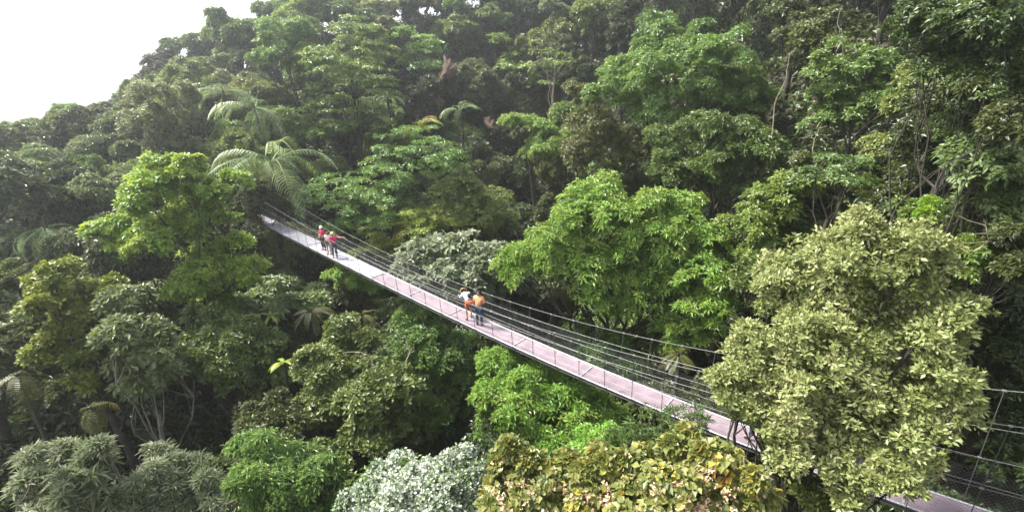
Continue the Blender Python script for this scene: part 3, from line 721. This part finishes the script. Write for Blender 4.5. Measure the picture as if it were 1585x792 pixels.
def zone(u, v, dep):
    if v > 640 and dep < 19: return 'near', ' in the foreground thicket at the bottom of the view'
    if u > 1180: return 'right', ' on the shaded right hillside'
    if dep > 46: return ('far', ' on the hazy far slope under the skyline') if u > 420 else ('leftfar', ' on the hazy left hillside under the bright sky')
    if u < 400 and v < 430: return 'left', ' on the left hillside beside the lime green tree'
    if u > 840 and v < 330: return 'spur', ' on the spur above the vivid green tree'
    if v < 400 - .0 and u >= 400: return 'slope', ' on the slope behind the far half of the bridge'
    return 'ravine', ' down in the ravine around the bridge'
MIX = {
 'near': [('dense_dark',.7),('dense_mid',.3)],
 'right': [('dense_dark',.5),('dark_broad',.15),('dense_mid',.2),('olive_broad',.15)],  # mostly dark kinds: the hillside's shade is put into the leaf colour
 'far': [('dark_broad',.08),('mid_broad',.22),('grey_broad',.26),('olive_broad',.14),('light_layer',.1),('light_broad',.18),('tall_dark',.1)],
 'leftfar': [('mid_broad',.3),('grey_broad',.3),('dark_broad',.2),('light_broad',.15),('dense_mid',.15)],
 'left': [('mid_broad',.3),('grey_broad',.2),('dark_broad',.3),('dense_mid',.2)],
 'spur': [('mid_broad',.25),('olive_broad',.3),('dark_layer',.2),('light_layer',.1),('light_broad',.2),('dark_broad',.08)],
 'slope': [('dark_broad',.12),('mid_broad',.2),('dark_layer',.2),('light_layer',.1),('olive_broad',.15),('light_broad',.12),('umbrella',.08)],
 'ravine': [('dark_broad',.28),('dense_dark',.26),('mid_broad',.2),('dense_mid',.14),('umbrella',.12)],
}
def fill():
    rng = np.random.default_rng(21)
    n = 26000
    ang = rng.uniform(math.radians(38), math.radians(142), n); r = 9 + 84 * np.sqrt(rng.uniform(0, 1, n))
    X, Y = r * np.cos(ang), r * np.sin(ang)
    Z = np.concatenate([ground(X[i:i + 8000], Y[i:i + 8000]) for i in range(0, n, 8000)])
    H = tps_eval(HW, cpts[:, 0], cpts[:, 1], X, Y).clip(5.5, 11)
    got = np.zeros((0, 2)); gs = []; count = 0
    for x, y, z, h in zip(X, Y, Z, H):
        if count >= 262: break
        d = math.hypot(x, y); sp = 2.5 + .041 * d
        if len(gs) and ((got[:, 0] - x) ** 2 + (got[:, 1] - y) ** 2 < (sp * rng.uniform(.8, 1.1)) ** 2).any(): continue
        h = h * rng.uniform(.78, 1.18); sc = (sp / 3.6) * rng.uniform(.85, 1.2)
        ok = False
        for f in (1, .82, .66, .5, .38):
            hh = max(h * f, 2.2); R = 2.0 * sc * (1 if f > .8 else .75); c = np.array([x, y, z + hh - R * .8])
            u, v, dep = seen(c); rp = R * F_PX / max(dep, 1)
            if u < 400 and v > 590 and dep < 20.5: break
            if u < -rp or u > 1585 + rp or v < -1.3 * rp or v > 792 + rp or dep < 9: break
            near = (HER[:, 3] > dep - .8) & (np.hypot(HER[:, 0] - u, HER[:, 1] - v) < HER[:, 2] * .8 + rp * .85)
            nb = (BR[:, 2] > dep - 1.5) & (np.hypot(BR[:, 0] - u, BR[:, 1] - v) < rp * 1.15 + 5)
            # and clear of the deck itself
            if not near.any() and not nb.any():
                ok = True; break
        if not ok: continue
        q = np.linspace(.3, .93, 24)[:, None] * np.array([x, y, z + hh + .5])
        if (ground(q[:, 0], q[:, 1]) + 4.0 * (q[:, 1] > 6) > q[:, 2]).sum() > 1: continue
        got = np.vstack([got, [x, y]]); gs.append(1); count += 1
        zn, where = zone(u, v, dep)
        ks, ps = zip(*MIX[zn]); k = ks[rng.choice(len(ks), p=np.array(ps) / sum(ps))]
        me, tk = PROTO[k][rng.integers(3)]
        s = R / 2.0
        o = empty('tall_tree' if 'tall' in k else 'layered_tree' if 'layer' in k else 'broadleaf_tree', (x, y, z), rng.uniform(0, 6.28))
        cz = c[2] - z
        t = bpy.data.objects.new('trunk', tk); COL.objects.link(t); t.parent = o; t.scale = (s, s, max(cz, 1.0) / 6.0)
        cr = bpy.data.objects.new('crown', me); COL.objects.link(cr); cr.parent = o; cr.location = (0, 0, cz); cr.scale = (s, s, s * rng.uniform(.85, 1.15))
        tag(o, KINDS_[k][2] + where, 'tree', KINDS_[k][2] + 's' + where)
    print('fill trees', count)
fill()

# ------------------------------------------------------------------ people on the bridge
SKIN = plain('skin', (.42,.24,.16), .55)
def cloth(name, c): return plain(name, c, .85, noise=tuple(x * .8 for x in c), scale=9)
CL = {'red': cloth('red cloth', (.62,.035,.10)), 'pink': cloth('pinkish red cloth', (.68,.04,.16)), 'white': cloth('white cloth', (.78,.76,.76)), 'orange': cloth('orange cloth', (.85,.36,.17)),
      'navy': cloth('dark blue denim', (.030,.055,.10)), 'dark': cloth('dark cloth', (.035,.032,.040)), 'blue': cloth('pale blue cloth', (.38,.55,.72)), 'rust': cloth('orange red shorts cloth', (.62,.15,.07)),
      'straw': cloth('straw', (.72,.55,.24)), 'cap': cloth('white cap cloth', (.80,.76,.68)), 'hair': plain('dark hair', (.018,.012,.010), .5), 'brown': plain('light brown hair', (.16,.09,.045), .55), 'shoe': plain('dark shoe', (.02,.02,.025), .6),
      'eye': plain('eye', (.03,.02,.02), .3), 'mouth': plain('lips', (.30,.10,.08), .5)}
def skin_mesh(name, chains, sub=2):
    """chains: list of (vertices [(xyz, r)], edges, root index); each grown into one continuous surface"""
    V = []; E_ = []; Rr = []; roots = []
    for vs, es, rt in chains:
        n = len(V); V += [tuple(v[0]) for v in vs]; Rr += [v[1] for v in vs]; E_ += [(a + n, b + n) for a, b in es]; roots.append(rt + n)
    me = bpy.data.meshes.new(name + ' skeleton'); me.from_pydata(V, E_, [])
    o = bpy.data.objects.new(name + ' skeleton', me); COL.objects.link(o)
    o.modifiers.new('s', 'SKIN'); md = o.modifiers.new('d', 'SUBSURF'); md.levels = sub; md.render_levels = sub
    sk = me.skin_vertices[0].data
    for i, r in enumerate(Rr): sk[i].radius = (r, r); sk[i].use_root = i in roots
    bpy.context.view_layer.update()
    dg = bpy.context.evaluated_depsgraph_get()
    out = bpy.data.meshes.new_from_object(o.evaluated_get(dg)); out.name = name
    for p in out.polygons: p.use_smooth = True
    bpy.data.objects.remove(o); bpy.data.meshes.remove(me)
    return out
BASE = dict(pelvis=(0,0,.93), spine=(0,-.005,1.12), chest=(0,0,1.33), neck=(0,.005,1.46), head=(0,.025,1.56), crown=(0,.015,1.635),
    ls=(-.175,0,1.39), rs=(.175,0,1.39), le=(-.235,-.03,1.12), re=(.235,-.03,1.12), lw=(-.245,.06,.89), rw=(.245,.06,.89),
    lh=(-.095,0,.89), rh=(.095,0,.89), lk=(-.105,.03,.49), rk=(.105,.03,.49), la=(-.11,-.02,.09), ra=(.11,-.02,.09), lt=(-.125,.15,.04), rt=(.125,.15,.04))
def person(label, pos, face, pose, wear, hat=None, hair='hair', sc=1.0, long_hair=False, stout=1.0):
    J = {k: np.array(v, float) for k, v in {**BASE, **pose}.items()}
    o = empty('person', pos, face); o.scale = (sc, sc, sc); tag(o, label, 'person', None)
    w = stout
    names = ['pelvis','spine','chest','neck','head','crown','ls','le','lw','rs','re','rw','lh','lk','la','lt','rh','rk','ra','rt']
    rad = dict(pelvis=.125*w, spine=.115*w, chest=.13*w, neck=.052, head=.092, crown=.078, ls=.062, le=.042, lw=.029, rs=.062, re=.042, rw=.029, lh=.088*w, lk=.058, la=.040, lt=.035, rh=.088*w, rk=.058, ra=.040, rt=.035)
    ix = {n: i for i, n in enumerate(names)}
    ed = [('pelvis','spine'),('spine','chest'),('chest','neck'),('neck','head'),('head','crown'),('chest','ls'),('ls','le'),('le','lw'),('chest','rs'),('rs','re'),('re','rw'),('pelvis','lh'),('lh','lk'),('lk','la'),('la','lt'),('pelvis','rh'),('rh','rk'),('rk','ra'),('ra','rt')]
    ch = [([(J[n], rad[n]) for n in names], [(ix[a], ix[b]) for a, b in ed], 0)]
    fwd = unit(np.cross(J['crown'] - J['neck'], np.array([-1., 0, 0])) * -1)
    if fwd[1] < 0 and abs(fwd[1]) > .5: fwd = -fwd
    up = unit(J['crown'] - J['neck']); side = np.cross(fwd, up)
    H = J['head']
    ch.append(([(H + fwd * .07, .02), (H + fwd * .105 - up * .015, .017)], [(0, 1)], 0))           # nose
    for s in (-1, 1): ch.append(([(H + side * s * .080, .016), (H + side * s * .098 + up * .012, .014)], [(0, 1)], 0))   # ears
    for a, e in (('lw', 'le'), ('rw', 're')):                                                     # palms, fingers, thumbs
        d = unit(J[a] - J[e]); x = unit(np.cross(d, np.array([.1, .2, 1.]))); y = np.cross(x, d); pl = J[a] + d * .075
        ch.append(([(J[a], .026), (J[a] + d * .04, .032), (pl, .034)], [(0, 1), (1, 2)], 0))
        for k, (q, l) in enumerate(((-.028, .058), (-.009, .072), (.010, .068), (.028, .052))):
            b = pl + x * q; ch.append(([(b - d * .02, .010), (b + d * l * .55 - y * .008, .009), (b + d * l - y * .03, .008)], [(0, 1), (1, 2)], 0))
        b = J[a] + d * .02 - x * .025; ch.append(([(b, .012), (b + d * .03 - x * .03, .010), (b + d * .055 - x * .035 - y * .012, .009)], [(0, 1), (1, 2)], 0))
    link('body', skin_mesh('body', ch), SKIN, o)
    for s in (-1, 1):
        mb = MB(); c = H + fwd * .086 + side * s * .034 + up * .018; tube(mb, [c, c + fwd * .008], [.014, .006], 8); mb.build('eye', CL['eye'], o, True)
    mb = MB(); c = H + fwd * .088 - up * .05; tube(mb, [c - side * .025, c + fwd * .004, c + side * .025], [.004, .009, .004], 6); mb.build('mouth', CL['mouth'], o, True)
    mid = lambda a, b, t: J[a] * (1 - t) + J[b] * t
    g = .022
    sl = wear.get('sleeve', .75)
    vs = [(J['pelvis'] + (J['spine'] - J['pelvis']) * .05, .13 * w + g), (J['spine'], .118 * w + g), (J['chest'], .132 * w + g), (mid('chest', 'neck', .6), .075), (J['ls'], .066 + g * .8), (mid('ls', 'le', sl), .052 + g * .7), (J['rs'], .066 + g * .8), (mid('rs', 're', sl), .052 + g * .7)]
    link('shirt', skin_mesh('shirt', [(vs, [(0, 1), (1, 2), (2, 3), (2, 4), (4, 5), (2, 6), (6, 7)], 0)]), CL[wear['shirt']], o)
    lg = wear.get('leg', 1.0)
    vs = [(J['pelvis'], .132 * w + g * .6)]; es = []
    for h, k, a in (('lh', 'lk', 'la'), ('rh', 'rk', 'ra')):
        i = len(vs); vs += [(J[h], .092 * w + g), (J[k] if lg > .5 else mid(h, k, lg * 2), .064 + g)]; es += [(0, i), (i, i + 1)]
        if lg > .5: vs.append((mid(k, a, (lg - .5) * 1.9), .050 + g)); es.append((i + 1, i + 2))
    link('trousers' if lg > .5 else 'shorts', skin_mesh('legwear', [(vs, es, 0)]), CL[wear['legs']], o)
    for a, t in (('la', 'lt'), ('ra', 'rt')):
        link('shoe', skin_mesh('shoe', [([(J[a] + (0, -.035, -.035), .050), (mid(a, t, .5) - (0, 0, .015), .048), (J[t], .042)], [(0, 1), (1, 2)], 0)]), CL['shoe'], o)
    if hair:
        hv = [(H + up * .045 - fwd * .035, .088), (J['crown'] + up * .012 - fwd * .005, .078), (H - fwd * .055 - up * .02, .072)]; he = [(0, 1), (0, 2)]
        if long_hair: hv.append((H - fwd * .075 - up * .20, .055)); he.append((2, 3))
        link('hair', skin_mesh('hair', [(hv, he, 0)]), CL[hair], o)
    if hat:
        mb = MB(); prof = [(.0, .125), (.06, .118), (.098, .085), (.112, .02), (.118, .0), (hat[1], -.018), (hat[1], -.024), (.112, -.010)]; n = 20
        c = H + up * .085 - fwd * .005; a = np.arange(n) / n * 2 * math.pi
        V = np.array([[c + (side * math.cos(t) + fwd * math.sin(t)) * max(r, .004) + up * h for t in a] for r, h in prof])
        i = np.arange(len(prof) - 1)[:, None] * n; j = np.arange(n)[None]; k = (j + 1) % n
        mb.add(V.reshape(-1, 3), np.stack([i + j, i + k, i + n + k, i + n + j], -1).reshape(-1, 4)); mb.build('hat', CL[hat[0]], o, True)
    return o
def on_deck(u, v):
    """point of the deck seen at that place of the photograph: solve for s, t"""
    s = t = 0.0
    for _ in range(30):
        a = np.array(seen(deck(s, t, .004))[:2]); e = np.array([u, v]) - a
        if np.abs(e).max() < .02: break
        ds = np.array(seen(deck(s + .01, t, .004))[:2]) - a; dt = np.array(seen(deck(s, t + .01, .004))[:2]) - a
        q = np.linalg.solve(np.stack([ds, dt], 1) / .01, e); s += q[0]; t += q[1]
    return s, float(np.clip(t, -.32, .32))
# heading: 0 faces away from the camera (+y)
ALONG = math.atan2(BD[1], BD[0]) - math.pi / 2          # facing the far anchor
def stand(u, v): s, t = on_deck(u, v); return deck(s, t, .004)
person('man in orange T-shirt and dark blue trousers standing on the bridge, seen from behind', stand(742, 503), ALONG - 1.2,
       dict(le=(-.26,.05,1.14), lw=(-.16,.24,1.06), re=(.27,.0,1.13), rw=(.17,.20,1.05), head=(0,.05,1.55), crown=(0,.06,1.63)), dict(shirt='orange', legs='navy', sleeve=.85), hair='hair', sc=.97, stout=1.15)
bend = person('person in straw hat, pale blue shirt and orange shorts bending forward over the bridge side', stand(726, 493), ALONG - .35,
       dict(pelvis=(0,-.05,.90), spine=(0,.10,1.04), chest=(0,.29,1.14), neck=(0,.40,1.18), head=(0,.50,1.20), crown=(0,.565,1.235), ls=(-.175,.30,1.16), rs=(.175,.30,1.16), le=(-.22,.42,.95), re=(.22,.44,.96), lw=(-.18,.64,.98), rw=(.18,.66,1.0),
            lh=(-.10,-.05,.86), rh=(.10,-.05,.86), lk=(-.13,-.02,.48), rk=(.13,.06,.48), la=(-.15,-.12,.09), ra=(.15,.02,.09), lt=(-.16,.05,.04), rt=(.165,.19,.04)),
       dict(shirt='blue', legs='rust', leg=.42, sleeve=.9), hat=('straw', .19), sc=.95)
def backpack(host, cen):
    me = skin_mesh('backpack', [([((0, 0, -.14), .10), ((0, 0, 0), .13), ((0, 0, .13), .11), ((0, -.09, -.06), .07)], [(0, 1), (1, 2), (1, 3)], 1)])
    b = link('backpack', me, CL['dark']); b.matrix_world = Matrix.Translation(host.location) @ Matrix.Rotation(host.rotation_euler[2], 4, 'Z') @ Matrix.Scale(.95, 4) @ Matrix.Translation(cen) @ Matrix.Rotation(-1.1, 4, 'X')
    tag(b, 'dark navy backpack worn by the bending person in pale blue', 'backpack')
backpack(bend, (0.05, .02, 1.17))
CAM = math.pi                                            # facing the camera
person('person in red shirt and white cap, leftmost of three far walkers', stand(502, 386.5), CAM - .5, dict(re=(.24,.05,1.12), rw=(.12,.18,1.0)), dict(shirt='red', legs='dark', sleeve=.95), hat=('cap', .135), sc=.84)
person('dark-haired person in white top and dark shorts, middle of three far walkers', stand(510.5, 393), CAM - .2, dict(le=(-.25,.02,1.12), lw=(-.20,.12,.92)), dict(shirt='white', legs='dark', leg=.36, sleeve=.6), long_hair=True, sc=.80)
person('person in pinkish red shirt pointing with an outstretched arm, rightmost of three far walkers', stand(519, 398), CAM + .2,
       dict(le=(-.43,.04,1.36), lw=(-.66,.10,1.37), re=(.25,.08,1.13), rw=(.16,.2,1.0)), dict(shirt='pink', legs='navy', sleeve=.6), hat=('straw', .12), hair='brown', sc=.86)
person('walker hidden behind the pale olive tree, one dark shoe showing on the deck', stand(1172, 681), ALONG, dict(lk=(-.1,.12,.49), la=(-.11,.2,.09), lt=(-.12,.37,.04)), dict(shirt='dark', legs='navy'), sc=1.0)

# ------------------------------------------------------------------ the hazy air
def build_haze():
    mb = MB(); a, b = np.array([-6500., -6500, -40]), np.array([6500., 6500, 48])
    V = [(x, y, z) for z in (a[2], b[2]) for x, y in ((a[0], a[1]), (b[0], a[1]), (b[0], b[1]), (a[0], b[1]))]
    mb.add(V, [[3, 2, 1, 0], [4, 5, 6, 7], [0, 1, 5, 4], [1, 2, 6, 5], [2, 3, 7, 6], [3, 0, 4, 7]])
    m = bpy.data.materials.new('hazy air'); m.use_nodes = True; nt = m.node_tree; nt.nodes.clear()
    out = nt.nodes.new('ShaderNodeOutputMaterial'); pv = nt.nodes.new('ShaderNodeVolumePrincipled')
    pv.inputs['Color'].default_value = (.92, .94, 1, 1); pv.inputs['Density'].default_value = HAZE; pv.inputs['Anisotropy'].default_value = .72
    nt.links.new(pv.outputs[0], out.inputs['Volume'])
    o = mb.build('haze', m); tag(o, 'thin pale haze filling the valley air', 'haze', None, 'stuff')
HAZE = .0012
build_haze()
